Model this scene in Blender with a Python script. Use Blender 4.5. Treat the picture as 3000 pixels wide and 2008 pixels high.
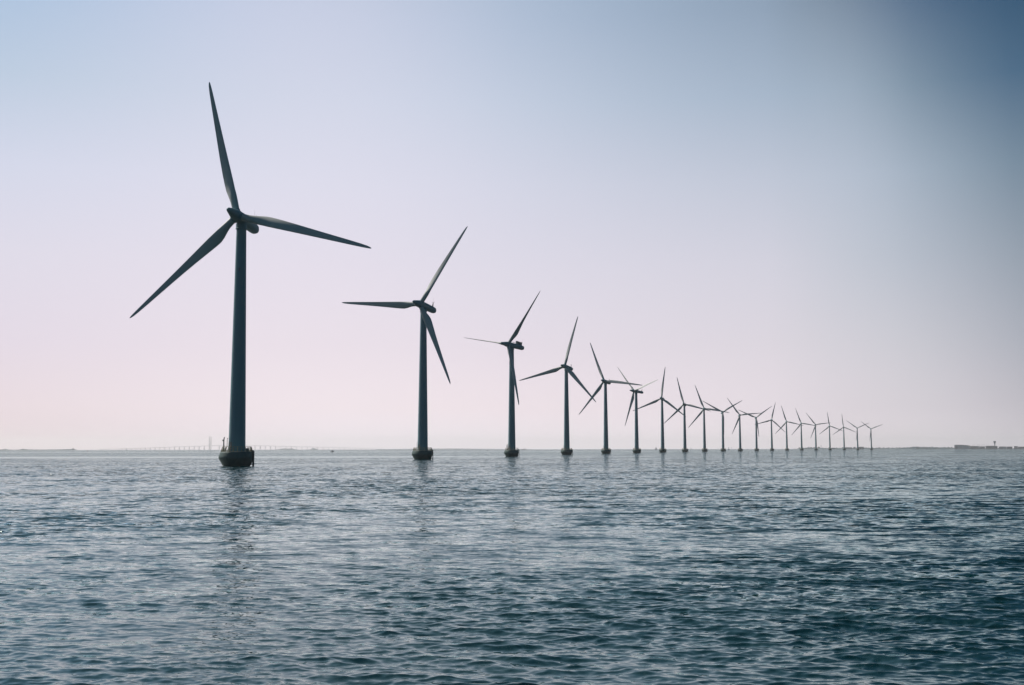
import bpy, bmesh, math, random
import numpy as np
from mathutils import Matrix, Vector, Euler

S = bpy.context.scene
for o in list(bpy.data.objects):
    bpy.data.objects.remove(o)
PI = math.pi
R = math.radians

# ------------------------------------------------------------------ camera
FPX, PITCH, ROLL, EYE = 3377.0, R(5.282), R(-0.0825), 4.23
cd = bpy.data.cameras.new('camera')
cd.sensor_width = 36.0
cd.lens = 36.0 * FPX / 3000.0
cd.clip_start = 0.5
cd.clip_end = 90000.0
cam = bpy.data.objects.new('camera', cd)
S.collection.objects.link(cam)
F_ = Vector((0, math.cos(PITCH), math.sin(PITCH)))
R0 = Vector((1, 0, 0))
U0 = R0.cross(F_)
Rc = R0 * math.cos(ROLL) + U0 * math.sin(ROLL)
Uc = -R0 * math.sin(ROLL) + U0 * math.cos(ROLL)
cm = Matrix((Rc, Uc, -F_)).transposed().to_4x4()
cm.translation = (0, 0, EYE)
cam.matrix_world = cm
S.camera = cam

# ------------------------------------------------------------------ view
S.view_settings.view_transform = 'Standard'
S.view_settings.look = 'None'
S.view_settings.exposure = 0.0
S.view_settings.gamma = 1.0
S.render.resolution_x, S.render.resolution_y = 1024, 685
S.cycles.use_denoising = True
S.cycles.denoising_prefilter = 'ACCURATE'
S.cycles.use_adaptive_sampling = False
S.cycles.sample_clamp_direct = 8.0
S.cycles.sample_clamp_indirect = 4.0
S.cycles.max_bounces = 5
S.cycles.diffuse_bounces = 2
S.cycles.glossy_bounces = 3
S.cycles.volume_bounces = 1
S.cycles.caustics_reflective = False
S.cycles.caustics_refractive = False

# ------------------------------------------------------------------ sun
SUN_AZ, SUN_EL = -56.0, 46.0          # degrees from the view axis (+Y), left is negative
sd = Vector((math.sin(R(SUN_AZ)) * math.cos(R(SUN_EL)), math.cos(R(SUN_AZ)) * math.cos(R(SUN_EL)), math.sin(R(SUN_EL))))
sl = bpy.data.lights.new('sun', 'SUN')
sl.energy = 4.8
sl.angle = R(0.55)
sl.color = (1.0, 0.93, 0.82)
so = bpy.data.objects.new('sun', sl)
S.collection.objects.link(so)
so.rotation_euler = sd.to_track_quat('Z', 'Y').to_euler()

# ------------------------------------------------------------------ sky
def lin(c):
    return [((v / 255.0) / 12.92 if v / 255.0 <= 0.04045 else ((v / 255.0 + 0.055) / 1.055) ** 2.4) for v in c]

def direction(px, py):
    """compass bearing (degrees from +Y, right positive) and elevation of a line of sight of the calibrated camera"""
    d = F_ + Rc * ((px - 1500) / FPX) + Uc * ((1004 - py) / FPX)
    d.normalize()
    return math.degrees(math.atan2(d.x, d.y)), math.degrees(math.asin(d.z))

# measured sky colours: columns of (y, sRGB) at five bearings
SKY = {
    0: [(0, (160, 189, 219)), (150, (174, 197, 218)), (400, (205, 213, 233)), (700, (221, 218, 232)), (1000, (226, 215, 229)), (1150, (234, 219, 228)), (1310, (224, 202, 208))],
    850: [(0, (214, 215, 234)), (200, (218, 218, 235)), (400, (225, 225, 240)), (700, (234, 226, 239)), (1000, (240, 228, 237)), (1200, (251, 238, 245)), (1310, (255, 244, 254))],
    1500: [(0, (173, 191, 216)), (200, (187, 204, 223)), (400, (210, 215, 233)), (700, (221, 219, 233)), (1000, (232, 222, 234)), (1200, (247, 232, 239)), (1310, (255, 245, 253))],
    2250: [(0, (137, 156, 178)), (200, (149, 170, 192)), (400, (175, 189, 206)), (700, (212, 211, 224)), (1000, (224, 217, 226)), (1200, (237, 227, 236)), (1310, (255, 242, 249))],
    2475: [(0, (130, 146, 163)), (200, (157, 174, 191)), (400, (183, 194, 212)), (700, (194, 200, 212)), (1000, (213, 210, 219)), (1200, (225, 216, 224)), (1310, (236, 223, 230))],
    2700: [(0, (71, 101, 133)), (200, (109, 133, 152)), (400, (155, 173, 190)), (700, (178, 187, 201)), (1000, (204, 203, 212)), (1200, (220, 214, 222)), (1310, (239, 230, 237))],
    3000: [(0, (22, 69, 101)), (130, (32, 73, 108)), (300, (70, 109, 141)), (450, (103, 126, 146)), (600, (125, 144, 160)), (750, (145, 155, 169)), (900, (162, 170, 184)), (1100, (178, 176, 187)), (1310, (213, 204, 213))],
}
LEVELS = [0.0, 2.0, 5.0, 9.0, 13.0, 17.0, 21.0]
cols = []
for x, rows in SKY.items():
    e = np.array([direction(x, y)[1] for y, c in rows])
    a = np.mean([direction(x, y)[0] for y, c in rows])
    L = np.array([lin(c) for y, c in rows])
    o_ = np.argsort(e)
    cols.append((a, np.array([[np.interp(q, e[o_], L[o_, k]) for k in range(3)] for q in LEVELS])))
def mean(*t):
    return np.mean(t, axis=0)
dusk = np.array([lin((66, 112, 138)), lin((60, 108, 136)), lin((52, 103, 132)), lin((44, 97, 128)), lin((38, 92, 123)), lin((34, 87, 118)), lin((32, 82, 114))])
dusk = dusk * np.array([.9, 1.05, .92])
table = [(-180, dusk), (-130, dusk * 1.25), (-90, mean(cols[0][1], dusk)), (-52, cols[0][1] * 1.02), (-36, cols[0][1])]
table += cols + [(34, mean(cols[-1][1], dusk) * .9), (60, dusk * 1.1), (120, dusk), (180, dusk)]
# above the frame
hi = {35.0: (.42, .58, .62), 60.0: (.10, .21, .25), 90.0: (.07, .17, .22)}
top = lin((120, 170, 200))

w = bpy.data.worlds.new('World')
S.world = w
w.use_nodes = True
nt = w.node_tree
N, L_ = nt.nodes, nt.links
N.clear()
out = N.new('ShaderNodeOutputWorld')
bg = N.new('ShaderNodeBackground')
bg.inputs['Strength'].default_value = 0.1
tc = N.new('ShaderNodeTexCoord')
sep = N.new('ShaderNodeSeparateXYZ')
L_.new(tc.outputs['Generated'], sep.inputs[0])
def mth(op, a, b=None, tree=nt, clamp=False):
    n = tree.nodes.new('ShaderNodeMath')
    n.operation = op
    n.use_clamp = clamp
    for i, v in enumerate((a, b)):
        if v is None:
            continue
        if isinstance(v, (int, float)):
            n.inputs[i].default_value = v
        else:
            tree.links.new(v, n.inputs[i])
    return n.outputs[0]
az = mth('ARCTAN2', sep.outputs['X'], sep.outputs['Y'])
azn = mth('ADD', mth('DIVIDE', az, 2 * PI), 0.5)
el = mth('MULTIPLY', mth('ARCSINE', sep.outputs['Z']), 180 / PI)
def az_ramp(stops):
    n = N.new('ShaderNodeValToRGB')
    n.color_ramp.interpolation = 'B_SPLINE'
    els = n.color_ramp.elements
    while len(els) > 1:
        els.remove(els[-1])
    for i, (a, c) in enumerate(stops):
        p = a / 360.0 + 0.5
        q = els[0] if i == 0 else els.new(min(1.0, p))
        q.position = min(1.0, p)
        q.color = (float(c[0]), float(c[1]), float(c[2]), 1)
    L_.new(azn, n.inputs[0])
    return n.outputs['Color']
levels = list(LEVELS)
ramps = [az_ramp([(a, t[i]) for a, t in table]) for i in range(len(LEVELS))]
for e_, k in hi.items():
    levels.append(e_)
    ramps.append(az_ramp([(a, [min(t[-1][j], 0.75) * k[j] * (0.8 if e_ < 50 else 0.55) + top[j] * k[j] * (0.2 if e_ < 50 else 0.45) * (1.0 if -100 < a < 60 else 0.45) for j in range(3)]) for a, t in table]))
cur = ramps[0]
for i in range(1, len(levels)):
    mr = N.new('ShaderNodeMapRange')
    mr.inputs['From Min'].default_value = levels[i - 1]
    mr.inputs['From Max'].default_value = levels[i]
    L_.new(el, mr.inputs['Value'])
    mx = N.new('ShaderNodeMix')
    mx.data_type = 'RGBA'
    L_.new(mr.outputs[0], mx.inputs['Factor'])
    L_.new(cur, mx.inputs['A'])
    L_.new(ramps[i], mx.inputs['B'])
    cur = mx.outputs['Result']
sky = N.new('ShaderNodeTexSky')
sky.sky_type = 'NISHITA'
sky.sun_disc = False
sky.sun_elevation = R(SUN_EL)
sky.sun_rotation = R(SUN_AZ)
sky.air_density = 1.0
sky.dust_density = 2.0
sc = N.new('ShaderNodeVectorMath')
sc.operation = 'SCALE'
sc.inputs['Scale'].default_value = 10.0
L_.new(cur, sc.inputs[0])
mx = N.new('ShaderNodeMix')
mx.data_type = 'RGBA'
mx.inputs['Factor'].default_value = 0.06
L_.new(sc.outputs[0], mx.inputs['A'])
L_.new(sky.outputs[0], mx.inputs['B'])
L_.new(mx.outputs['Result'], bg.inputs['Color'])
L_.new(bg.outputs[0], out.inputs['Surface'])

# ------------------------------------------------------------------ materials
def material(name, color, rough=0.5, metallic=0.0, var=0.12, scale=1.0, stain=None, bump=0.0, spec=0.5):
    m = bpy.data.materials.new(name)
    m.use_nodes = True
    t = m.node_tree
    b = t.nodes['Principled BSDF']
    b.inputs['Roughness'].default_value = rough
    b.inputs['Metallic'].default_value = metallic
    b.inputs['Specular IOR Level'].default_value = spec
    g = t.nodes.new('ShaderNodeTexCoord')
    mp = t.nodes.new('ShaderNodeMapping')
    mp.inputs['Scale'].default_value = (scale, scale, scale * 0.25)
    t.links.new(g.outputs['Object'], mp.inputs[0])
    n = t.nodes.new('ShaderNodeTexNoise')
    n.inputs['Scale'].default_value = 1.0
    n.inputs['Detail'].default_value = 6.0
    n.inputs['Roughness'].default_value = 0.6
    t.links.new(mp.outputs[0], n.inputs['Vector'])
    r = t.nodes.new('ShaderNodeValToRGB')
    r.color_ramp.elements[0].position = 0.3
    r.color_ramp.elements[1].position = 0.7
    lo = [c * (1 - var) for c in color]
    hi_ = [min(1, c * (1 + var)) for c in color]
    if stain:
        lo = stain
    r.color_ramp.elements[0].color = (*lo, 1)
    r.color_ramp.elements[1].color = (*hi_, 1)
    t.links.new(n.outputs['Fac'], r.inputs[0])
    t.links.new(r.outputs[0], b.inputs['Base Color'])
    if bump:
        bp = t.nodes.new('ShaderNodeBump')
        bp.inputs['Strength'].default_value = bump
        bp.inputs['Distance'].default_value = 0.03
        n2 = t.nodes.new('ShaderNodeTexNoise')
        n2.inputs['Scale'].default_value = 3.0
        n2.inputs['Detail'].default_value = 5.0
        t.links.new(g.outputs['Object'], n2.inputs['Vector'])
        t.links.new(n2.outputs['Fac'], bp.inputs['Height'])
        t.links.new(bp.outputs[0], b.inputs['Normal'])
    return m

M = {}
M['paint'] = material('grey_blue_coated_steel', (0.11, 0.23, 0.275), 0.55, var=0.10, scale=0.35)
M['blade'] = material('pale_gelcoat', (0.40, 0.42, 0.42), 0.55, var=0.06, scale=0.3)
M['dark_paint'] = material('dark_painted_steel', (0.10, 0.12, 0.13), 0.5)
M['concrete'] = material('wet_weathered_concrete', (0.045, 0.085, 0.085), 0.65, var=0.3, scale=0.6, stain=(0.015, 0.05, 0.05), bump=0.5)
M['deck_concrete'] = material('pale_deck_concrete', (0.38, 0.37, 0.34), 0.8, var=0.2, scale=0.8)
M['yellow'] = material('worn_yellow_paint', (0.34, 0.30, 0.16), 0.55, var=0.2, scale=1.5, stain=(0.16, 0.14, 0.09))
M['steel'] = material('tarred_steel_pile', (0.06, 0.065, 0.065), 0.5, var=0.3, scale=2)
M['grating'] = material('galvanised_grating', (0.42, 0.43, 0.43), 0.5, metallic=0.2)
M['bridge'] = material('pale_bridge_concrete', (0.72, 0.72, 0.72), 0.8, scale=0.01)  # pale concrete, lightened further so the haze's fading sits in its colour
M['land'] = material('dark_coastal_scrub', (0.05, 0.10, 0.13), 0.95, var=0.4, scale=0.02)  # blue of the distant haze is mixed into this land colour
M['tree'] = material('dark_coastal_trees', (0.03, 0.065, 0.07), 0.95, var=0.4, scale=0.1)
M['hall_wall'] = material('pale_sheet_cladding', (0.27, 0.34, 0.40), 0.6, scale=0.02)  # pale wall, tinted blue to stand in for aerial haze
M['dark_wall'] = material('dark_sheet_cladding', (0.05, 0.11, 0.17), 0.6, scale=0.05)  # dark wall with the bluish aerial haze put into its colour
M['roof'] = material('grey_roof_sheet', (0.14, 0.16, 0.18), 0.6, scale=0.03)
M['glass'] = material('dark_window_glass', (0.03, 0.05, 0.07), 0.15)
M['white'] = material('white_hull_paint', (0.78, 0.78, 0.76), 0.35)
M['sail'] = material('white_sailcloth', (0.80, 0.79, 0.76), 0.8)
M['navy'] = material('dark_hull_paint', (0.03, 0.04, 0.06), 0.4)
M['red'] = material('faded_red_paint', (0.35, 0.07, 0.05), 0.5)
M['skin'] = material('person_clothing', (0.08, 0.08, 0.10), 0.8)
M['foam'] = material('white_bow_foam', (0.85, 0.87, 0.88), 0.9)

# ------------------------------------------------------------------ helpers
COL = S.collection
def ring_loft(bm, rings, cap0=True, cap1=True, closed=True):
    vs = [[bm.verts.new(p) for p in r] for r in rings]
    n = len(rings[0])
    for a, b in zip(vs, vs[1:]):
        for i in range(n if closed else n - 1):
            j = (i + 1) % n
            bm.faces.new((a[i], a[j], b[j], b[i]))
    if cap0:
        bm.faces.new(list(reversed(vs[0])))
    if cap1:
        bm.faces.new(vs[-1])
    return vs

def lathe(bm, prof, seg=32, mat=Matrix()):
    rings = []
    for r, z in prof:
        rings.append([mat @ Vector((r * math.cos(2 * PI * i / seg), r * math.sin(2 * PI * i / seg), z)) for i in range(seg)])
    ring_loft(bm, rings)

def tube(bm, pts, r, seg=8):
    pts = [Vector(p) for p in pts]
    if not hasattr(r, '__len__'):
        r = [r] * len(pts)
    rings = []
    for i, p in enumerate(pts):
        d = (pts[min(i + 1, len(pts) - 1)] - pts[max(i - 1, 0)]).normalized()
        ref = Vector((0, 0, 1)) if abs(d.z) < 0.9 else Vector((1, 0, 0))
        u = d.cross(ref).normalized()
        v = u.cross(d)
        rings.append([p + (u * math.cos(2 * PI * k / seg) - v * math.sin(2 * PI * k / seg)) * r[i] for k in range(seg)])
    ring_loft(bm, rings)

def box(bm, c, s, rz=0.0, mat=None):
    m = Matrix.Translation(c) @ Matrix.Rotation(rz, 4, 'Z')
    if mat is not None:
        m = mat @ m
    q = [m @ Vector((x * s[0] / 2, y * s[1] / 2, z * s[2] / 2)) for x, y, z in
         ((-1, -1, -1), (1, -1, -1), (1, 1, -1), (-1, 1, -1), (-1, -1, 1), (1, -1, 1), (1, 1, 1), (-1, 1, 1))]
    v = [bm.verts.new(p) for p in q]
    for f in ((3, 2, 1, 0), (4, 5, 6, 7), (0, 1, 5, 4), (1, 2, 6, 5), (2, 3, 7, 6), (3, 0, 4, 7)):
        bm.faces.new([v[i] for i in f])

def prism(bm, poly, y0, y1, mat=Matrix()):
    """poly in x-z, extruded from y0 to y1"""
    ring_loft(bm, [[mat @ Vector((x, y0, z)) for x, z in poly], [mat @ Vector((x, y1, z)) for x, z in poly]])

def obj(name, bm, m, parent=None, mat=None, smooth=True, angle=35):
    me = bpy.data.meshes.new(name)
    bmesh.ops.recalc_face_normals(bm, faces=bm.faces)
    if smooth:
        for f in bm.faces:
            f.smooth = True
        for e in bm.edges:
            if len(e.link_faces) == 2 and e.calc_face_angle(0) > R(angle):
                e.smooth = False
    bm.to_mesh(me)
    bm.free()
    me.materials.append(m)
    o = bpy.data.objects.new(name, me)
    COL.objects.link(o)
    if parent is not None:
        o.parent = parent
    if mat is not None:
        o.matrix_local = mat
    return o

def tag(o, label, cat, group=None):
    o['label'] = label
    o['category'] = cat
    if group:
        o['group'] = group
    return o

def empty(name, loc, rz=0.0):
    o = bpy.data.objects.new(name, None)
    COL.objects.link(o)
    o.location = loc
    o.rotation_euler = (0, 0, rz)
    o.empty_display_size = 1
    return o

def dup(o, parent=None, mat=None):
    c = o.copy()
    COL.objects.link(c)
    c.parent = parent
    if mat is not None:
        c.matrix_local = mat
    return c

def at(px, dist):
    """ground point at a bearing seen in the photograph, at a true distance in metres"""
    a = R(direction(px, 1316)[0])
    return Vector((math.sin(a) * dist, math.cos(a) * dist, 0))

# ------------------------------------------------------------------ the sea
def build_sea():
    rng = np.random.default_rng(11)
    # sheet in rings round the viewpoint's foot, finer towards the open view, reaching past the horizon
    th_f = np.arange(R(-30), R(30), 0.0008)
    th_c = np.concatenate([np.linspace(R(30), R(60), 60)[:-1], np.linspace(R(60), R(300), 60)[:-1], np.linspace(R(300), R(330), 60)[:-1]])
    th = np.concatenate([th_f, th_c])
    k1 = 0.0014
    r1 = 9.0 * np.exp(np.arange(0, math.log(1800 / 9.0), k1))
    r0 = np.linspace(0.5, 9.0, 60)[:-1]
    r2 = r1[-1] * np.exp(np.arange(0.03, math.log(26000 / r1[-1]), 0.03))
    r = np.concatenate([r0, r1, r2])
    nt_, nr = len(th), len(r)
    dr = np.gradient(r)
    sx, cx = np.sin(th).astype(np.float32), np.cos(th).astype(np.float32)
    X = (r[:, None] * sx[None, :]).astype(np.float32)
    Y = (r[:, None] * cx[None, :]).astype(np.float32)
    Z = np.zeros_like(X)
    DX = np.zeros_like(X)
    DY = np.zeros_like(X)
    nw = 170
    lam = np.exp(rng.uniform(math.log(0.14), math.log(6.5), nw))
    lam = np.sort(lam)[::-1]
    main = R(10)
    spread = np.where(lam > 3, 0.32, 0.46)
    ang = main + rng.normal(0, 1, nw) * spread
    # slope spectrum: peak near 2 m wavelength
    sl_ = np.exp(-0.5 * (np.log(lam / 0.5) / 1.1) ** 2)
    sl_ *= 0.178 * math.sqrt(2) / math.sqrt((sl_ ** 2).sum())
    ph = rng.uniform(0, 2 * PI, nw)
    lost = np.zeros(nr)
    for i in range(nw):
        kk = 2 * PI / lam[i]
        amp = sl_[i] / kk
        wgt = np.clip((lam[i] / dr - 2.6) / 2.0, 0, 1)
        lost += (1 - wgt ** 2) * sl_[i] ** 2 / 2
        n = int(np.count_nonzero(wgt))
        if n == 0:
            continue
        rows = np.nonzero(wgt)[0]
        a, b = rows[0], rows[-1] + 1
        kx, ky = kk * math.sin(ang[i]), kk * math.cos(ang[i])
        P = X[a:b] * np.float32(kx) + Y[a:b] * np.float32(ky) + np.float32(ph[i])
        W = (wgt[a:b] * amp).astype(np.float32)[:, None]
        Z[a:b] += W * np.cos(P)
        s = np.sin(P) * W * np.float32(0.9)
        DX[a:b] -= s * np.float32(math.sin(ang[i]))
        DY[a:b] -= s * np.float32(math.cos(ang[i]))
    # gusts: slow patches where the chop is stronger or calmer
    G = np.zeros_like(X)
    for q in range(14):
        l_ = math.exp(rng.uniform(math.log(7), math.log(120)))
        a_ = rng.uniform(0, 2 * PI)
        G += np.cos(X * np.float32(2 * PI / l_ * math.sin(a_)) + Y * np.float32(2 * PI / l_ * math.cos(a_)) + np.float32(rng.uniform(0, 6.28)))
    G = 1.0 + 0.26 * np.clip(G / math.sqrt(7), -1.6, 1.6)
    # calm slicks lying across the water
    for cx_, cy_, hx, hy, dep in ((-260, 640, 300, 75, .75), (-420, 1900, 700, 260, .6), (330, 760, 120, 18, .6), (820, 1980, 260, 90, .6), (520, 1150, 160, 40, .5), (-60, 300, 60, 9, .4), (90, 210, 50, 7, .4), (-80, 150, 26, 6, .35)):
        G *= 1 - dep * np.exp(-((X - cx_) / hx) ** 4 - ((Y - cy_ - 0.05 * (X - cx_)) / hy) ** 4)
    co = np.empty((nr * nt_, 3), np.float32)
    co[:, 0] = (X + DX * G).ravel()
    co[:, 1] = (Y + DY * G).ravel()
    co[:, 2] = (Z * G).ravel()
    i0 = (np.arange(nr - 1)[:, None] * nt_ + np.arange(nt_)[None, :]).astype(np.int32)
    j = ((np.arange(nt_) + 1) % nt_)
    i1 = (np.arange(nr - 1)[:, None] * nt_ + j[None, :]).astype(np.int32)
    quads = np.stack([i0, i1, i1 + nt_, i0 + nt_], axis=-1).reshape(-1)   # facing up
    nf = (nr - 1) * nt_
    me = bpy.data.meshes.new('water')
    me.vertices.add(nr * nt_)
    me.vertices.foreach_set('co', co.ravel())
    me.loops.add(nf * 4)
    me.loops.foreach_set('vertex_index', quads)
    me.polygons.add(nf)
    me.polygons.foreach_set('loop_start', np.arange(0, nf * 4, 4, dtype=np.int32))
    me.update(calc_edges=True)
    me.polygons.foreach_set('use_smooth', np.ones(nf, dtype=bool))
    at_ = me.attributes.new('chop', 'FLOAT', 'POINT')
    at_.data.foreach_set('value', (np.sqrt(lost)[:, None] * G).astype(np.float32).ravel())
    m = bpy.data.materials.new('sea_water')
    m.use_nodes = True
    t = m.node_tree
    t.nodes.remove(t.nodes['Principled BSDF'])
    body = t.nodes.new('ShaderNodeBsdfDiffuse')           # murky green-blue water
    body.inputs['Color'].default_value = (0.001, 0.017, 0.019, 1)
    gl = t.nodes.new('ShaderNodeBsdfGlossy')              # mirror of the sky, reflected light tinted greenish to suit the colour grade
    gl.inputs['Color'].default_value = (0.88, 0.99, 0.98, 1)
    gl.inputs['Roughness'].default_value = 0.04
    fr = t.nodes.new('ShaderNodeFresnel')
    fr.inputs['IOR'].default_value = 2.05
    ms = t.nodes.new('ShaderNodeMixShader')
    t.links.new(fr.outputs[0], ms.inputs[0])
    t.links.new(body.outputs[0], ms.inputs[1])
    t.links.new(gl.outputs[0], ms.inputs[2])
    t.links.new(ms.outputs[0], t.nodes['Material Output'].inputs['Surface'])
    geo = t.nodes.new('ShaderNodeNewGeometry')
    att = t.nodes.new('ShaderNodeAttribute')
    att.attribute_name = 'chop'
    acc = None
    # ripples below the sheet's resolution, as true normals (so far water keeps its slopes)
    def ripple(scale, gain, detail, stretch=1.0):
        mp = t.nodes.new('ShaderNodeMapping')
        mp.inputs['Rotation'].default_value = (0, 0, R(10))
        mp.inputs['Scale'].default_value = (scale * stretch, scale, scale)
        t.links.new(geo.outputs['Position'], mp.inputs[0])
        n = t.nodes.new('ShaderNodeTexNoise')
        n.inputs['Scale'].default_value = 1.0
        n.inputs['Detail'].default_value = detail
        n.inputs['Roughness'].default_value = 0.55
        t.links.new(mp.outputs[0], n.inputs['Vector'])
        s1 = t.nodes.new('ShaderNodeVectorMath')
        s1.operation = 'SUBTRACT'
        s1.inputs[1].default_value = (0.5, 0.5, 0.5)
        t.links.new(n.outputs['Color'], s1.inputs[0])
        s2 = t.nodes.new('ShaderNodeVectorMath')
        s2.operation = 'MULTIPLY'
        s2.inputs[1].default_value = (gain * 0.7, gain, 0)
        t.links.new(s1.outputs[0], s2.inputs[0])
        return s2.outputs[0]
    def add(a, c):
        n = t.nodes.new('ShaderNodeVectorMath')
        n.operation = 'ADD'
        t.links.new(a, n.inputs[0])
        t.links.new(c, n.inputs[1])
        return n.outputs[0]
    fine = add(ripple(9.0, 0.26, 2.0, 0.6), ripple(3.0, 0.36, 3.0, 0.5))
    far = add(ripple(1.3, 10.0, 3.0, 0.45), ripple(0.5, 8.0, 2.0, 0.45))
    sc2 = t.nodes.new('ShaderNodeVectorMath')
    sc2.operation = 'SCALE'
    t.links.new(far, sc2.inputs[0])
    t.links.new(att.outputs['Fac'], sc2.inputs['Scale'])
    tot = add(add(fine, sc2.outputs[0]), geo.outputs['Normal'])
    nn = t.nodes.new('ShaderNodeVectorMath')
    nn.operation = 'NORMALIZE'
    t.links.new(tot, nn.inputs[0])
    for q in (gl, fr, body):
        t.links.new(nn.outputs[0], q.inputs['Normal'])
    me.materials.append(m)
    o = bpy.data.objects.new('water', me)
    COL.objects.link(o)
    o['kind'] = 'structure'
    return o
build_sea()

# ------------------------------------------------------------------ wind turbines
HUB, OVER, TILT, CONE = 64.0, 2.9, R(5.36), R(1.8)
DECK = 3.65

def blade_mesh():
    bm = bmesh.new()
    st = [  # radius, chord, thickness ratio, twist deg, circle blend
        (1.15, 1.85, 1.0, 18, 1), (2.4, 1.85, 1.0, 18, 1), (3.6, 1.95, .92, 18, .85), (4.9, 2.3, .70, 18, .5), (6.2, 2.75, .48, 17, .2),
        (7.6, 3.0, .36, 15.5, 0), (9.2, 2.98, .30, 13.5, 0), (12, 2.72, .26, 10, 0), (16, 2.34, .22, 7, 0), (20, 2.0, .20, 4.2, 0),
        (24, 1.7, .18, 2.8, 0), (28, 1.42, .17, 1.6, 0), (32, 1.14, .16, .7, 0), (35, .9, .15, .2, 0), (36.8, .66, .15, 0, 0), (37.6, .42, .15, 0, 0), (38, .12, .15, 0, 0)]
    n = 28
    rings = []
    for r, c, th, tw, q in st:
        ring = []
        for i in range(n):
            a = 2 * PI * i / n
            # aerofoil, parameter x from trailing edge (1) round the nose (0)
            x = 0.5 * (1 + math.cos(a))
            y = 5 * th * (0.2969 * math.sqrt(x) - 0.126 * x - 0.3516 * x * x + 0.2843 * x ** 3 - 0.1036 * x ** 4)
            y = y if a < PI else -y * 0.72
            aft = max(0.0, x - 0.3)
            y += aft * aft * 0.52 * max(0.0, 1 - r / 17.0)      # hollow, swept-back trailing panel inboard
            ax, ay = (0.32 - x) * c, y * c          # leading edge towards +x
            cxx, cyy = -0.5 * c * math.cos(a), 0.5 * c * math.sin(a)
            px = ax * (1 - q) + cxx * q
            py = ay * (1 - q) + cyy * q
            t = R(tw)
            # nose turned upwind (local -y is upwind)
            ring.append(Vector((px * math.cos(t) - py * math.sin(-t) * 1.0, -px * math.sin(t) + py * math.cos(t), r)))
        rings.append(ring)
    ring_loft(bm, rings)
    return bm

def nacelle_bm():
    bm = bmesh.new()
    # along +y (downwind), origin on the shaft above the tower axis
    prof = [(-2.0, 1.35, 1.3), (-1.9, 1.50, 1.45), (-0.5, 1.62, 1.5), (1.0, 1.58, 1.48), (4.5, 1.45, 1.42), (7.6, 1.36, 1.36), (8.8, 1.28, 1.28), (9.4, 1.05, 1.05), (9.72, 0.7, 0.7), (9.85, 0.25, 0.25)]
    n = 32
    rings = []
    for y, rx, rz in prof:
        ring = []
        for i in range(n):
            a = 2 * PI * i / n
            c, s = math.cos(a), math.sin(a)
            e = 0.86
            ring.append(Vector((rx * math.copysign(abs(c) ** e, c), y, rz * math.copysign(abs(s) ** e, s) - 0.06 * max(0, y) * 0.4)))
        rings.append(ring)
    ring_loft(bm, rings)
    return bm

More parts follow.
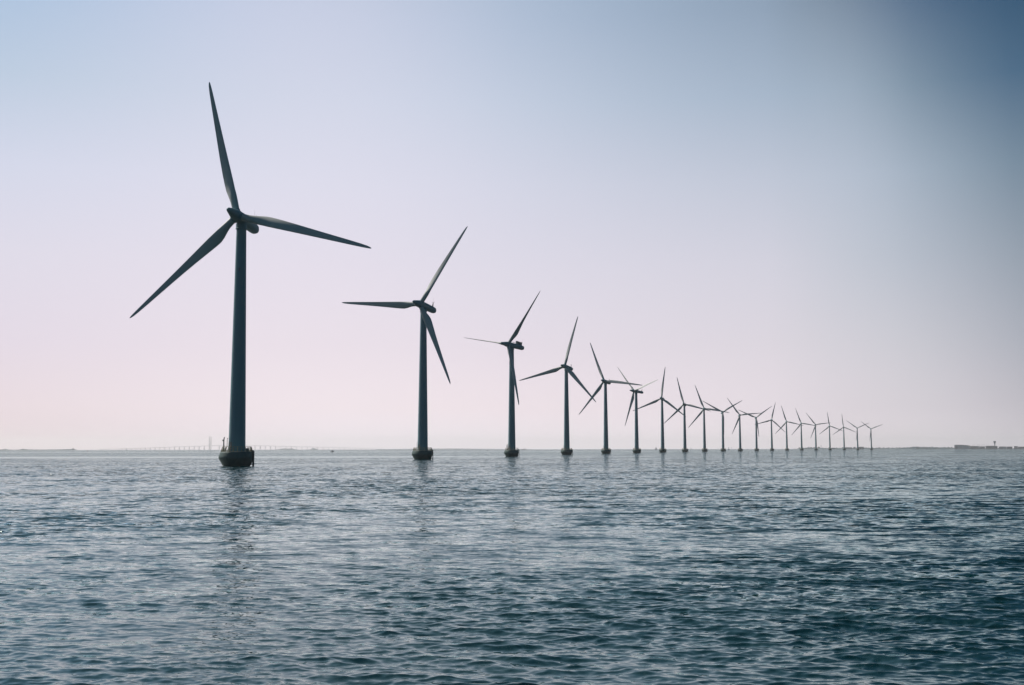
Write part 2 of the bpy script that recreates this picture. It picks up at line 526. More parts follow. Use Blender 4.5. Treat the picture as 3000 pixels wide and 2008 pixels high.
def make_parts():
    P = {}
    # foundation: concrete ice cone, lit deck
    bm = bmesh.new()
    lathe(bm, [(2.2, -2.4), (3.35, 0.0), (3.6, 0.35), (4.5, 1.95), (4.58, 2.15), (4.5, 2.5), (4.2, 3.35), (4.12, 3.55), (3.98, DECK)], 48)
    for v in bm.verts:                         # flattened side where boats come alongside
        v.co.x = min(v.co.x, 3.98)
    P['foundation'] = (bm, M['concrete'])
    bm = bmesh.new()
    lathe(bm, [(2.0, DECK - 0.02), (3.86, DECK - 0.02), (3.86, DECK + 0.05), (2.0, DECK + 0.05)], 48)
    lathe(bm, [(2.1, DECK + 0.03), (2.5, DECK + 0.03), (2.5, DECK + 0.16), (2.1, DECK + 0.2)], 48)
    P['deck'] = (bm, M['deck_concrete'])
    # railing: leaning flat posts, three rails, open at the boat landing
    bm = bmesh.new()
    rb, rt, h = 3.95, 3.62, 1.28
    a0, a1 = R(9), R(351)
    for k in range(22):
        a = a0 + (a1 - a0) * k / 21
        ca, sa = math.cos(a), math.sin(a)
        tube(bm, [(rb * ca, rb * sa, DECK - 0.05), (rt * ca, rt * sa, DECK + h)], [0.11, 0.06], 6)
        tube(bm, [((rb - .75) * ca, (rb - .75) * sa, DECK + 0.03), ((rb - .12) * ca, (rb - .12) * sa, DECK + 0.62)], 0.045, 5)
    for q, rr in ((0.35, .03), (0.68, .03), (1.0, .05)):
        rad = rb + (rt - rb) * q
        tube(bm, [(rad * math.cos(a0 + (a1 - a0) * k / 60), rad * math.sin(a0 + (a1 - a0) * k / 60), DECK + h * q) for k in range(61)], rr, 6)
    P['railing'] = (bm, M['yellow'])
    # boat landing on +x
    bm = bmesh.new()
    for y in (-0.55, 0.55):
        tube(bm, [(4.24, y, -2.0), (4.24, y, 3.6), (4.2, y, 3.82), (4.08, y, 3.92), (3.8, y, 3.85)], 0.14, 10)
    for z in (0.45,):
        for y in (-0.55, 0.55):
            tube(bm, [(3.1 + 0.45 * z, y, z), (4.24, y, z)], 0.1, 8)
    tube(bm, [(4.18, -0.25, -1.5), (4.18, -0.25, 3.9)], 0.06, 6)
    tube(bm, [(4.18, 0.25, -1.5), (4.18, 0.25, 3.9)], 0.06, 6)
    for k in range(16):
        z = -1.2 + k * 0.31
        tube(bm, [(4.18, -0.25, z), (4.18, 0.25, z)], 0.03, 5)
    P['boat_landing'] = (bm, M['steel'])
    # thin lamp mast beside the tower
    bm = bmesh.new()
    tube(bm, [(-2.75, -1.2, DECK), (-2.7, -1.2, DECK + 0.7), (-2.3, -1.0, DECK + 1.3), (-2.28, -1.0, DECK + 3.1), (-2.2, -0.95, DECK + 3.35)], [.09, .09, .07, .06, .05], 8)
    box(bm, (-2.2, -0.95, DECK + 3.42), (0.22, 0.3, 0.14))
    P['lamp_post'] = (bm, M['dark_paint'])
    # tower
    bm = bmesh.new()
    prof = [(2.2, DECK + 0.02)]
    zs = [DECK + 0.2, 21.0, 40.0, 61.3]
    def rad(z):
        return 2.15 + (1.25 - 2.15) * (z - DECK) / (61.9 - DECK)
    prof += [(2.2, DECK + .14), (rad(DECK + .3), DECK + .16)]
    for k in range(1, 30):
        z = DECK + .16 + (61.0 - DECK) * k / 30
        prof.append((rad(z), z))
    prof += [(rad(61.2), 61.2), (rad(61.2) - .02, 61.22), (1.46, 61.26), (1.46, 61.5), (1.40, 61.55), (1.42, 62.7)]
    lathe(bm, prof, 56)
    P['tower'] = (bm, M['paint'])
    # weld flanges read as faint rings, kept in their own part
    for z in (22.6,):
        bm = bmesh.new()
        lathe(bm, [(rad(z) - .05, z - .05), (rad(z) + .012, z - .05), (rad(z) + .012, z + .05), (rad(z) - .05, z + .05)], 56)
    P['tower_flange'] = (bm, M['paint'])
    # door with steps, on the near left of the tower
    bm = bmesh.new()
    dm = Matrix.Rotation(R(-128), 4, 'Z')
    box(bm, (2.14, 0, DECK + 1.5), (0.12, 0.95, 2.1), mat=dm)
    P['door'] = (bm, M['dark_paint'])
    bm = bmesh.new()
    for k in range(3):
        box(bm, (2.75 - k * 0.22, 0.0, DECK + 0.28 + 0.27 * k), (0.3, 1.0, 0.06), mat=dm)
    for y in (-0.5, 0.5):
        tube(bm, [dm @ Vector((2.9, y, DECK)), dm @ Vector((2.2, y, DECK + 0.9))], 0.04, 6)
        tube(bm, [dm @ Vector((2.85, y, DECK)), dm @ Vector((2.85, y, DECK + 1.1)), dm @ Vector((2.25, y, DECK + 1.7))], 0.035, 6)
    P['access_steps'] = (bm, M['grating'])
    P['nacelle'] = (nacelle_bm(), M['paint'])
    # fin with wind instruments at the nacelle's tail
    bm = bmesh.new()
    ring_loft(bm, [[Vector((-.09, 7.2, 1.1)), Vector((.09, 7.2, 1.1)), Vector((.09, 8.35, .95)), Vector((-.09, 8.35, .95))],
                   [Vector((-.05, 8.15, 3.15)), Vector((.05, 8.15, 3.15)), Vector((.05, 8.4, 3.15)), Vector((-.05, 8.4, 3.15))]])
    tube(bm, [(-.55, 8.28, 3.12), (.55, 8.28, 3.12)], 0.035, 6)
    for x in (-.55, .55):
        tube(bm, [(x, 8.28, 3.1), (x, 8.28, 3.5)], 0.04, 6)
    tube(bm, [(0, 8.28, 3.1), (0, 8.3, 5.0)], 0.018, 5)
    P['instrument_mast'] = (bm, M['dark_paint'])
    # spinner, nose to -y
    bm = bmesh.new()
    rot = Matrix.Rotation(PI / 2, 4, 'X')      # z -> -y
    lathe(bm, [(1.35, -1.05), (1.5, -0.95), (1.56, 0.0), (1.52, 0.9), (1.36, 1.9), (1.1, 3.1), (0.84, 4.3), (0.68, 5.1), (0.52, 5.65), (0.3, 5.95), (0.08, 6.05)], 40, rot)
    for k in range(3):
        m = Matrix.Rotation(2 * PI * k / 3, 4, 'Y')
        lathe(bm, [(1.02, 0.6), (1.02, 1.62), (1.0, 1.7), (0.9, 1.72)], 24, m)
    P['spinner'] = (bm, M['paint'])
    P['blade'] = (blade_mesh(), M['blade'])
    return P

PARTS = {k: v for k, v in make_parts().items()}
POS = [[-70.4, 296.1, 9.6, -14.5], [-37.0, 478.6, 24.8, 34.0], [-0.2, 663.8, 45.0, 39.9], [39.7, 841.9, 28.6, 15.5], [83.0, 1023.7, 29.2, -22.1], [129.2, 1200.4, 53.4, -45.2], [179.1, 1377.1, 21.7, 7.1], [232.3, 1555.9, 19.4, -14.2], [287.6, 1729.6, 3.8, -19.8], [346.6, 1901.5, 0.0, -60.4], [408.3, 2071.9, -0.1, -35.2], [473.5, 2242.0, 4.2, -65.8], [541.4, 2412.0, 0.8, 14.4], [612.3, 2578.9, 5.0, -16.1], [686.6, 2744.7, 4.1, -19.3], [763.9, 2909.9, 4.2, -37.2], [844.0, 3073.6, 1.4, -7.6], [928.1, 3235.2, 23.7, -5.9], [1013.3, 3393.8, 11.4, -53.3], [1102.1, 3550.5, 10.0, -50.9]]
ORD = ['', 'second', 'third', 'fourth', 'fifth', 'sixth', 'seventh', 'eighth', 'ninth', 'tenth', 'eleventh', 'twelfth', 'thirteenth', 'fourteenth', 'fifteenth', 'sixteenth', 'seventeenth', 'eighteenth', 'nineteenth']
POSE = ['', 'one blade level to the left', 'open roof hatch and one blade level and edge-on',
        'its lower right blade crossing the next rotor', 'one blade pointing level across the next rotor',
        'sunlit blade raised to the upper right', 'one blade straight up and two drooping', 'low blade ending behind a nearer tower',
        'right blade reaching over the next hub', 'two raised blades, third along its tower', 'one blade raised left, one level right',
        'wide V of blades, third beside its tower', 'one blade up leaning right', 'one blade up leaning left, beside one leaning right',
        'right blade touching the next hub', 'one blade low left, one nearly level right', 'upright blade crossed by the tip of its neighbour',
        'upright blade, its right tip at the next tower', 'right blade crossed by the farthest rotor']
labels = ['nearest and tallest grey wind turbine with a crane post on its base']
for i in range(1, 19):
    labels.append('%s wind turbine of the row, %s' % (ORD[i], POSE[i]))
labels.append('farthest and smallest wind turbine, last at the far end of the row')

proto = {}
for i, (x, y, yaw, th) in enumerate(POS):
    root = empty('wind_turbine', (x, y, 0))
    tag(root, labels[i], 'wind turbine', 'wind turbines in a row across the sea')
    head = Matrix.Translation((0, 0, HUB)) @ Matrix.Rotation(-R(yaw), 4, 'Z') @ Matrix.Rotation(-TILT, 4, 'X')
    rotor = head @ Matrix.Translation((0, -OVER, 0)) @ Matrix.Rotation(R(th), 4, 'Y')
    kids = {}
    def part(name, mat=Matrix(), parent=None):
        if name not in proto:
            bm, m = PARTS[name]
            o = obj(name, bm, m, parent or root, mat)
            proto[name] = o
        else:
            o = dup(proto[name], parent or root, mat)
        kids[name] = o
        return o
    part('foundation'); part('deck'); part('railing'); part('boat_landing'); part('lamp_post')
    part('tower')
    part('tower_flange', parent=kids['tower'])
    part('door', parent=kids['tower'])
    part('access_steps')
    part('nacelle', head)
    part('instrument_mast', parent=kids['nacelle'])
    part('spinner', rotor)
    for k in range(3):
        part('blade', rotor @ Matrix.Rotation(2 * PI * k / 3, 4, 'Y') @ Matrix.Rotation(CONE, 4, 'X') @ Matrix.Rotation(R({2: -77, 5: -15}.get(i, 0)), 4, 'Z'))
    if i == 0:
        bm = bmesh.new()
        tube(bm, [(-3.15, -1.0, DECK), (-3.15, -1.0, DECK + 2.9), (-3.1, -1.0, DECK + 3.3), (-3.0, -1.0, DECK + 3.7)], [.17, .14, .13, .14], 10)
        tube(bm, [(-3.13, -1.0, DECK + 2.75), (-3.42, -1.0, DECK + 3.0)], [.12, .16], 8)
        tube(bm, [(-3.42, -1.0, DECK + 3.05), (-3.42, -1.0, DECK + 2.75)], .12, 8)
        lathe(bm, [(.34, DECK), (.34, DECK + .12), (.2, DECK + .16)], 16, Matrix.Translation((-3.15, -1.0, 0.02)))
        obj('crane_post', bm, M['dark_paint'], root)
        bm = bmesh.new()
        box(bm, (0.02, -1.44, 50.6), (.28, .16, .8))
        obj('service_box', bm, M['dark_paint'], root)
    if i in (0, 2):
        bm = bmesh.new()
        sx_ = 2.9 if i == 0 else -2.5
        box(bm, (sx_, -1.0, DECK + 0.45), (0.7, 0.6, 0.85))
        if i == 2:
            tube(bm, [(-2.75, -0.4, DECK), (-2.75, -0.4, DECK + 2.9), (-2.5, -0.4, DECK + 3.3)], [.22, .22, .2], 8)
        obj('equipment_cabinet', bm, M['dark_paint'], root)
    if i == 2:
        # roof hatch standing open on the tail of this nacelle
        bm = bmesh.new()
        prism(bm, [(3.9, 1.2), (7.7, 1.0), (7.7, 2.75), (3.6, 3.1)], -0.55, 0.55, Matrix.Rotation(PI / 2, 4, 'Z') @ Matrix.Rotation(0, 4, 'X'))
        h = obj('roof_hatch', bm, M['dark_paint'], kids['nacelle'])
        bm = bmesh.new()
        tube(bm, [(0.4, 0.3, 1.45), (0.4, 0.5, 1.95), (0.4, 3.3, 1.85), (0.4, 3.6, 1.4)], 0.06, 6)
        tube(bm, [(-0.4, 0.3, 1.45), (-0.4, 0.5, 1.95), (-0.4, 3.3, 1.85), (-0.4, 3.6, 1.4)], 0.06, 6)
        obj('guard_rail', bm, M['grating'], kids['nacelle'])

# ------------------------------------------------------------------ far bridge
def bridge():
    D = 18200.0
    c0 = at(616, D)
    root = empty('cable_stayed_bridge', c0)
    tag(root, 'long pale bridge on piers with a tall pair of pylons, faint in haze', 'bridge')
    pts = [(255, 8), (340, 21), (450, 37), (616, 63), (700, 66), (780, 61), (900, 46), (1000, 33), (1060, 24), (1110, 12), (1160, 4)]
    P3 = [(at(px, D) - c0, z) for px, z in pts]
    xs = np.array([p.x for p, z in P3]); zs = np.array([z for p, z in P3])
    y0 = 0.0
    def zd(x):
        return float(np.interp(x, xs, zs))
    bm = bmesh.new()
    xx = np.linspace(xs[0], xs[-1], 80)
    ring_loft(bm, [[Vector((x, -14, zd(x) - 4.5)), Vector((x, 14, zd(x) - 4.5)), Vector((x, 14, zd(x))), Vector((x, -14, zd(x)))] for x in xx])
    obj('deck', bm, M['bridge'], root)
    for k in range(60):
        px = 330 + 15.7 * k
        if px > 1075:
            break
        if 604 < px < 634 or 690 < px < 716:
            continue
        x = (at(px, D) - c0).x
        bm = bmesh.new()
        h = zd(x) - 4.8
        prism(bm, [(x - 3.6, -1), (x + 3.6, -1), (x + 2.6, h), (x - 2.6, h)], -10, 10)
        obj('pier', bm, M['bridge'], root, smooth=False)
    for px in (613.5, 618.6, 703.5, 708.6):
        x = (at(px, D) - c0).x
        bm = bmesh.new()
        prism(bm, [(x - 5, -1), (x + 5, -1), (x + 2.6, 204), (x - 2.6, 204)], -20, -8)
        obj('pylon', bm, M['bridge'], root, smooth=False)
bridge()

# ------------------------------------------------------------------ coasts
def ridge(name, D, prof, seed, m=M['land'], depth=260.0, rough=1.0):
    """low land with a wooded, uneven crest: prof = (bearing px, height m)"""
    rnd = np.random.default_rng(seed)
    xs = np.array([p[0] for p in prof], float)
    hs = np.array([p[1] for p in prof], float)
    n = max(12, int((xs[-1] - xs[0]) * 1.2))
    rows = []
    bm = bmesh.new()
    noise = rnd.normal(0, 1, n)
    noise = (noise + np.roll(noise, 1)) * 0.5
    for q, dd in enumerate((0.0, 0.12, 0.35, 0.6, 1.0)):
        row = []
        for i in range(n):
            px = xs[0] + (xs[-1] - xs[0]) * i / (n - 1)
            h = float(np.interp(px, xs, hs))
            k = (0.0, 0.45, 1.0, 0.85, 0.0)[q]
            edge = min(1, i / 4, (n - 1 - i) / 4)
            p = at(px, D + depth * dd + 20 * rnd.normal() * (q in (1, 2)))
            p.z = (-1.0 if q in (0, 4) else (h * k + noise[i] * rough * min(1, h / 4) * k) * edge + 0.0)
            row.append(p)
        rows.append(row)
    ring_loft(bm, rows, cap0=False, cap1=False, closed=False)
    o = obj(name, bm, m)
    o['kind'] = 'structure'
    return o

ridge('coast', 9800, [(-60, 7), (0, 7), (12, 8), (18, 11), (26, 6), (40, 5), (55, 6), (62, 9), (70, 12), (76, 8), (110, 6), (150, 7), (190, 8), (215, 10), (224, 5), (228, 2)], 1, rough=1.2)
ridge('island', 15500, [(806, 1), (818, 8), (832, 17), (845, 15), (858, 16), (866, 6), (874, 1)], 2, rough=.6)
ridge('island', 15500, [(905, 1), (912, 12), (919, 20), (925, 15), (934, 1)], 3, rough=.6)
ridge('coast', 16500, [(1100, 5), (1180, 9), (1260, 12), (1340, 13), (1400, 9), (1480, 6), (1560, 3)], 4, rough=1)
ridge('coast', 8700, [(2318, 1), (2336, 5), (2352, 10), (2370, 12), (2388, 8), (2402, 9), (2420, 7), (2445, 9), (2470, 8), (2500, 8), (2540, 9), (2570, 8), (2600, 8), (2640, 8), (2662, 10), (2672, 16), (2684, 17), (2700, 15), (2730, 14), (2760, 12), (2785, 11), (2800, 10), (2830, 6), (2900, 6), (3060, 7)], 5, rough=1.7)

def block(name, px0, px1, D, h, m, label, cat, depth=60, roof=None, rise=0.0, h2=None, door=False, wins=0, group=None):
    a, b = at(px0, D), at(px1, D)
    c = (a + b) / 2
    wdt = (b - a).length
    rz = math.atan2(b.y - a.y, b.x - a.x)
    root = empty(name, (c.x, c.y, 0), rz)
    tag(root, label, cat, group)
    h2 = h if h2 is None else h2
    bm = bmesh.new()
    prism(bm, [(-wdt / 2, -1), (wdt / 2, -1), (wdt / 2, h2), (-wdt / 2, h)], -depth / 2, depth / 2)
    obj('wall', bm, m, root, smooth=False)
    bm = bmesh.new()
    e = wdt * 0.012 + 0.6
    if rise:
        n = 9
        top_ = [(-wdt / 2 - e + (wdt + 2 * e) * k / n, h + (h2 - h) * k / n + rise * math.sin(PI * k / n) + 1.2) for k in range(n + 1)]
        prism(bm, [(-wdt / 2 - e, h + .05), (wdt / 2 + e, h2 + .05)] + top_[::-1], -depth / 2 - 1, depth / 2 + 1)
    else:
        prism(bm, [(-wdt / 2 - e, h + .02), (wdt / 2 + e, h2 + .02), (wdt / 2 + e, h2 + 1.2), (-wdt / 2 - e, h + 1.2)], -depth / 2 - 1, depth / 2 + 1)
    obj('roof', bm, roof or M['roof'], root, smooth=False)
    if door:
        bm = bmesh.new()
        box(bm, (-wdt / 2 + wdt * 0.1, -depth / 2 - 0.3, h * 0.42), (wdt * 0.19, 0.8, h * 0.8))
        obj('door', bm, M['dark_wall'], root, smooth=False)
    for k in range(wins):
        bm = bmesh.new()
        x = -wdt / 2 + wdt * (k + 0.5) / wins
        box(bm, (x, -depth / 2 - 0.2, h * 0.55), (wdt / wins * 0.7, 0.5, h * 0.22))
        obj('window', bm, M['glass'], root, smooth=False)
    return root

# airport side: hangar, halls, terminal wings
block('hangar', 2796.5, 2842, 8550, 27, M['hall_wall'], 'large pale hangar with a dark end door, biggest building on the far shore', 'hangar', 90, rise=3, h2=22, door=True)
block('warehouse', 2842.6, 2868, 8540, 19, M['dark_wall'], 'long dark warehouse joined to the pale hangar', 'warehouse', 60, wins=3)
block('warehouse', 2868.5, 2886, 8500, 16, M['dark_wall'], 'lower dark warehouse between the hangar row and the terminal', 'warehouse', 60)
block('terminal_building', 2887.5, 2922.5, 8520, 19, M['dark_wall'], 'flat-roofed terminal below the control tower', 'terminal', 60, wins=8, rise=1.5)
block('terminal_building', 2926, 2949, 8520, 14, M['hall_wall'], 'pale low terminal wing just past the control tower', 'terminal', 60, rise=2, wins=5)
block('terminal_building', 2950, 2966, 8520, 15, M['dark_wall'], 'dark boxy terminal wing farther past the control tower', 'terminal', 60, wins=3)
block('office_building', 2971, 2982, 8520, 18, M['dark_wall'], 'taller dark office block near the end of the shore', 'office', 40, wins=3)
block('office_building', 2983, 3012, 8520, 14, M['dark_wall'], 'last dark office block at the picture edge', 'office', 40, wins=5)
block('warehouse', 2515, 2531, 8650, 15, M['dark_wall'], 'blue grey flat warehouse behind the last two turbines', 'warehouse', 50, rise=1.0)
block('warehouse', 2476, 2496, 8650, 12, M['hall_wall'], 'pale low warehouse behind the second last turbine', 'warehouse', 50)
block('warehouse', 2437, 2448, 8650, 9, M['hall_wall'], 'small pale warehouse among the shore trees', 'warehouse', 40)
block('office_building', 2500, 2507, 8650, 14, M['hall_wall'], 'small pale block between the two low warehouses', 'office', 30)

# control tower
c = at(2914.9, 8650)
root = empty('control_tower', (c.x, c.y, 0))
tag(root, 'airport control tower with a wide flared cab on a slim shaft', 'control tower')
bm = bmesh.new(); lathe(bm, [(3.9, -1), (2.9, 24), (3.1, 34)], 24); obj('shaft', bm, M['dark_wall'], root)
bm = bmesh.new(); lathe(bm, [(3.2, 33), (5.0, 40), (7.4, 45.5)], 24); obj('cab_base', bm, M['dark_wall'], root)
bm = bmesh.new(); lathe(bm, [(7.4, 45.6), (8.5, 52.5)], 24); obj('cab_window', bm, M['glass'], root)
bm = bmesh.new(); lathe(bm, [(8.8, 52.6), (8.8, 54), (7, 55)], 24); obj('roof', bm, M['dark_wall'], root)

def pole(px, D, h, r, name, label, cat, group, m=M['dark_wall'], base=0):
    c = at(px, D)
    bm = bmesh.new()
    tube(bm, [(0, 0, base), (0, 0, h * .6), (0, 0, h)], [r, r * .85, r * .6], 6)
    box(bm, (0, 0, h - 1.0), (r * 4.2, r * 2.2, 2.2))
    o = obj(name, bm, m)
    o.location = c
    tag(o, label, cat, group)
    return o
for k, px in enumerate((2849, 2854, 2865, 2870, 2875.5, 2880, 2885, 2890, 2895)):
    pole(px, 8700, 29 + (k * 7 % 4), 0.8, 'floodlight_mast', 'thin apron floodlight mast above the roofs beside the control tower', 'mast', 'floodlight masts over the airport roofs')
for k, px in enumerate((2558.3, 2563.4, 2568.6, 2573.8, 2579, 2584, 2591)):
    pole(px, 9600, 33 + (k * 5 % 3), 0.42, 'lattice_mast', 'faint thin mast on the shore past the last turbine', 'mast', 'faint masts past the last turbine', M['grating'])

def tree_bm(h, w, rnd, n=70):
    bm = bmesh.new()
    tube(bm, [(0, 0, 0), (0, 0, h * .5), (w * .05, 0, h * .8)], [w * .07, w * .05, w * .02], 5)
    return bm
def crown_bm(h, w, rnd, n=90):
    bm = bmesh.new()
    for _ in range(n):
        a, t = rnd.uniform(0, 2 * PI), rnd.uniform(0, 1)
        rr = w / 2 * math.sqrt(rnd.uniform(0, 1)) * math.sin(PI * (0.12 + 0.84 * t)) * rnd.uniform(.8, 1.2)
        c = Vector((rr * math.cos(a), rr * math.sin(a), h * (0.25 + 0.72 * t)))
        s = w * rnd.uniform(.07, .14)
        q = Euler((rnd.uniform(0, 6), rnd.uniform(0, 6), 0)).to_matrix()
        v = [bm.verts.new(c + q @ Vector(p) * s) for p in ((1, 0, .2), (0, 1, -.2), (-1, 0, .2), (0, -1, -.2))]
        bm.faces.new(v)
    return bm
rnd = random.Random(7)
variants = []
for k in range(4):
    variants.append((tree_bm(10, 9, rnd), crown_bm(10, 11, rnd)))
tp = []
for k, (a, b) in enumerate(variants):
    r_ = empty('tree', (0, 0, 0))
    t1 = obj('trunk', a, M['dark_paint'], r_)
    t2 = obj('crown', b, M['tree'], r_, smooth=False)
    tp.append((r_, t1, t2))
used = set()
tree_px = [2342, 2351, 2361, 2366, 2376, 2384, 2399.5, 2401, 2411, 2420, 2430, 2452, 2461, 2470, 2510, 2538, 2546, 2555, 2566, 2577, 2588, 2597, 2604.7, 2615, 2626, 2637, 2648, 2658, 2668, 2677, 2687, 2697, 2707, 2718, 2731, 2745, 2757, 2768, 2778, 2788, 10, 16, 68, 214]
for k, px in enumerate(tree_px):
    v = k % 4
    far_left = px < 300
    D = (9900 if far_left else 8790) + rnd.uniform(-20, 60)
    c = at(px + rnd.uniform(-1, 1), D)
    if v in used:
        r_ = dup(tp[v][0]); dup(tp[v][1], r_); dup(tp[v][2], r_)
    else:
        r_ = tp[v][0]; used.add(v)
    r_.location = (c.x, c.y, 3.0 if px < 2660 else 6.0)
    s = rnd.uniform(.7, 1.25) if px != 2399.5 else 1.5
    r_.scale = (s * 1.3, s * 1.3, s)
    r_.rotation_euler = (0, 0, rnd.uniform(0, 6))
    if far_left:
        tag(r_, 'low dark tree on the thin shore far left of the bridge', 'tree', 'trees on the far left shore')
    else:
        tag(r_, 'dark bushy tree on the low far shore between turbines and hangar', 'tree', 'trees along the low far shore')

# towers on the shore behind the turbines
def shore_tower(px, D, h, r, name, label, cat, cap=True):
    c = at(px, D)
    root = empty(name, (c.x, c.y, 0))
    tag(root, label, cat)
    bm = bmesh.new(); lathe(bm, [(r * 1.15, 0), (r, h * .8)], 12); obj('shaft', bm, M['hall_wall'], root)
    bm = bmesh.new(); lathe(bm, [(r * 1.25, h * .805), (r * 1.25, h * .93), (r * .4, h)], 12); obj('top', bm, M['dark_wall'], root)
shore_tower(2405.8, 8600, 27, 1.5, 'water_tower', 'slim pale tower standing above the shore trees between two turbines', 'tower')
shore_tower(2370, 8600, 19, 1.6, 'church_tower', 'short tower on the wooded shore behind the fifteenth turbine', 'tower')

# lighthouse on its small island
c = at(2135, 6300)
root = empty('lighthouse', (c.x, c.y, 0))
tag(root, 'small lighthouse on a cone of rocks at the horizon between turbines', 'lighthouse')
bm = bmesh.new(); lathe(bm, [(7.0, -1), (6.2, .8), (3.0, 3.2), (1.9, 4.2)], 20); obj('rock_base', bm, M['land'], root)
bm = bmesh.new(); lathe(bm, [(1.6, 4.1), (1.25, 9)], 16); obj('tower', bm, M['hall_wall'], root)
bm = bmesh.new(); lathe(bm, [(1.35, 9.02), (1.35, 10.6), (.3, 11.9)], 16); obj('lantern', bm, M['dark_wall'], root)
pole(2142.6, 6300, 11.5, .5, 'beacon_post', 'thin beacon post just beside the lighthouse', 'beacon', None, M['hall_wall'], -1)

# ------------------------------------------------------------------ vessels and buoys
def hull_bm(Ln, B, H, draft=.5, sheer=.25):
    bm = bmesh.new()
    rings = []
    for k in range(13):
        t = k / 12
        x = -Ln / 2 + Ln * t
        w_ = B / 2 * (min(1, (0.75 + 0.25 * t / .3) if t < .3 else 1.0)) * (1 if t < .55 else max(.03, 1 - ((t - .55) / .45) ** 2))
        z = H * (1 + sheer * (2 * t - .8) ** 2)
        rings.append([Vector((x, -w_, z)), Vector((x, -w_ * .85, 0)), Vector((x, -w_ * .1, -draft)), Vector((x, w_ * .1, -draft)), Vector((x, w_ * .85, 0)), Vector((x, w_, z))])
    ring_loft(bm, rings)
    return bm

def motorboat(px, D, rz, label):
    c = at(px, D)
    root = empty('motorboat', (c.x, c.y, 0.15), rz)
    tag(root, label, 'boat')
    obj('hull', hull_bm(6.2, 2.2, 1.0), M['navy'], root)
    bm = bmesh.new(); prism(bm, [(-1.6, .9), (1.2, .9), (.3, 2.3), (-1.5, 2.35)], -.8, .8); obj('cabin', bm, M['dark_wall'], root, smooth=False)
    bm = bmesh.new(); tube(bm, [(-1.2, 0, 2.3), (-1.3, 0, 3.3)], .07, 6); obj('mast', bm, M['dark_paint'], root)
    bm = bmesh.new(); box(bm, (-3.2, 0, .8), (.5, .5, 1.1)); obj('outboard_motor', bm, M['dark_paint'], root)
    bm = bmesh.new()
    for s in (-1, 1):
        ring_loft(bm, [[Vector((3.6 - 5.2 * t, s * (.15 + 1.9 * t), -.2)), Vector((3.6 - 5.2 * t, s * (.15 + 1.9 * t) + s * .4, -.2)), Vector((3.6 - 5.2 * t, s * (.2 + 1.9 * t) + s * .1, .75 * math.sin(PI * min(1, .15 + t)) * (1 - .5 * t)))] for t in (0, .15, .3, .5, .75, 1)])
    obj('bow_wave', bm, M['foam'], root)
motorboat(973, 2020, R(170), 'small dark motorboat with a white bow wave in front of the bridge')

def sailboat(px, D, rz, Ln, mast, label, hull, sails=True, group=None, both=False):
    c = at(px, D)
    root = empty('sailboat', (c.x, c.y, 0.1), rz)
    tag(root, label, 'sailboat', group)
    obj('hull', hull_bm(Ln, Ln * .29, Ln * .11), hull, root)
    bm = bmesh.new(); prism(bm, [(-Ln * .2, Ln * .1), (Ln * .15, Ln * .1), (Ln * .1, Ln * .15), (-Ln * .2, Ln * .16)], -Ln * .08, Ln * .08); obj('cabin', bm, hull, root, smooth=False)
    bm = bmesh.new(); tube(bm, [(Ln * .08, 0, Ln * .1), (Ln * .08, 0, mast)], [.12, .07], 6); obj('mast', bm, M['grating'], root)
    bm = bmesh.new(); tube(bm, [(Ln * .08, 0, Ln * .2), (-Ln * .38, 0, Ln * .2)], .07, 6); obj('boom', bm, M['grating'], root)
    if sails:
        for nm, poly in (('mainsail', [(Ln * .06, Ln * .22), (-Ln * .36, Ln * .22), (Ln * .05, mast * .97)]), ('foresail', [(Ln * .5, Ln * .13), (Ln * .1, Ln * .17), (Ln * .12, mast * .86)])):
            bm = bmesh.new()
            n = 6
            rings = []
            a, b, cc = [Vector((p[0], 0, p[1])) for p in poly]
            for k in range(n + 1):
                t = k / n
                p, q = a.lerp(cc, t), b.lerp(cc, t)
                row = [p.lerp(q, s) + Vector((0, math.sin(PI * s) * (1 - t) * Ln * .05, 0)) for s in (0, .33, .66, 1)]
                rings.append(row + [v + Vector((0, .05, 0)) for v in row[::-1]])
            ring_loft(bm, rings)
            obj(nm, bm, M['sail'], root)
    return root
sailboat(1427.6, 2950, R(82), 9.0, 13.5, 'dark sailboat seen end on with bare mast between second and third turbines', M['navy'], False)
sailboat(1922.5, 7000, R(200), 15, 17.5, 'grey sailing ship under full sail on the horizon between sixth and seventh turbines', M['navy'], True)
sailboat(2024.5, 9000, R(190), 12, 13, 'faint sailboat on the horizon between eighth and ninth turbines', M['white'], True)
sailboat(2190.5, 7800, R(170), 7, 5, 'tiny sailboat on the horizon between eleventh and twelfth turbines', M['navy'], False)
sailboat(370.5, 9500, R(175), 14, 15, 'faint sailboat under the approach spans of the bridge', M['navy'], True)
sailboat(2727, 5200, R(165), 5.6, 6.4, 'bright white sailboat off the low wooded shore', M['white'], True)
sailboat(2733, 6200, R(15), 5, 5, 'smaller white sailboat just behind the bright one', M['white'], True)
sailboat(2966.5, 4600, R(10), 4.2, 3.6, 'white dinghy off the airport terminal', M['white'], True)
sailboat(2969.8, 6800, R(165), 5, 5, 'farther white dinghy close to the airport shore', M['white'], True)

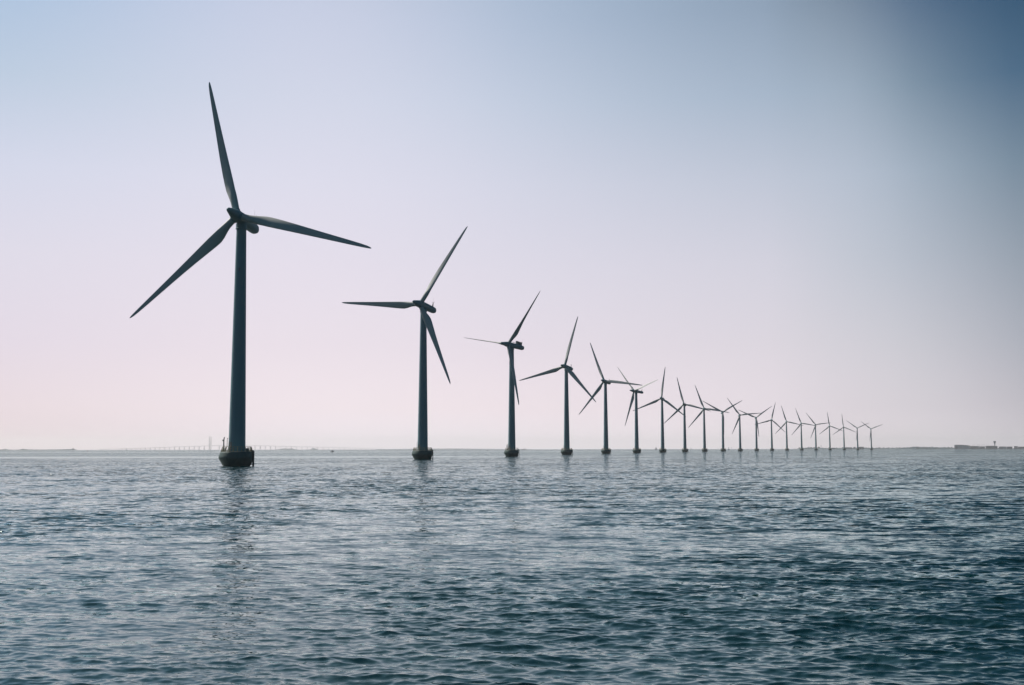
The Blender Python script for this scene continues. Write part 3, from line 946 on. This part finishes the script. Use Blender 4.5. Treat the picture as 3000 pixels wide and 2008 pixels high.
# cargo ship
c = at(1534.3, 9600)
root = empty('cargo_ship', (c.x, c.y, 0), R(178))
tag(root, 'distant low cargo ship with high bridge house beside the third turbine', 'ship')
obj('hull', hull_bm(41, 8, 3.2, 1.5), M['navy'], root)
bm = bmesh.new(); prism(bm, [(-14, 3), (-5, 3), (-6, 9), (-12, 9)], -3.2, 3.2); obj('bridge_house', bm, M['hall_wall'], root, smooth=False)
bm = bmesh.new(); tube(bm, [(-10, 0, 9), (-10, 0, 14)], [.8, .5], 8); obj('funnel', bm, M['dark_wall'], root)
bm = bmesh.new(); prism(bm, [(-4, 3), (15, 3), (15, 4.6), (-4, 4.6)], -2.6, 2.6); obj('hatch_cover', bm, M['red'], root, smooth=False)

def buoy(px, D, h, m, label):
    c = at(px, D)
    root = empty('buoy', (c.x, c.y, 0))
    tag(root, label, 'buoy')
    bm = bmesh.new(); lathe(bm, [(.5, -.6), (1.15, 0), (1.15, .7), (.6, 1.0)], 16); obj('float', bm, m, root)
    bm = bmesh.new(); lathe(bm, [(.55, 1.0), (.3, h * .8)], 8); obj('body', bm, m, root)
    bm = bmesh.new(); lathe(bm, [(.1, h * .8), (.5, h * .82), (.5, h * .95), (.1, h)], 10); obj('topmark', bm, m, root)
buoy(256.6, 3300, 3.9, M['red'], 'small red brown buoy on the water near the low left shore')
buoy(1274.6, 2850, 3.6, M['navy'], 'dark spar buoy just beside the second turbine base')

# ------------------------------------------------------------------ haze
bm = bmesh.new()
bmesh.ops.create_cube(bm, size=1.0)
me = bpy.data.meshes.new('haze')
bm.to_mesh(me); bm.free()
hz = bpy.data.objects.new('haze', me)
COL.objects.link(hz)
hz.scale = (56000, 56000, 236)
hz.location = (0, 0, 236 / 2 - 3.6)
m = bpy.data.materials.new('pale_air')
m.use_nodes = True
t = m.node_tree
t.nodes.clear()
ov = t.nodes.new('ShaderNodeOutputMaterial')
pv = t.nodes.new('ShaderNodeVolumePrincipled')
pv.inputs['Color'].default_value = (1.0, 0.965, 0.985, 1)
pv.inputs['Density'].default_value = 0.38e-4
pv.inputs['Anisotropy'].default_value = 0.3
t.links.new(pv.outputs[0], ov.inputs['Volume'])
me.materials.append(m)
hz['kind'] = 'stuff'
hz['label'] = 'thin pale sea haze lying over the water'
hz['category'] = 'haze'
hz.display_type = 'WIRE'
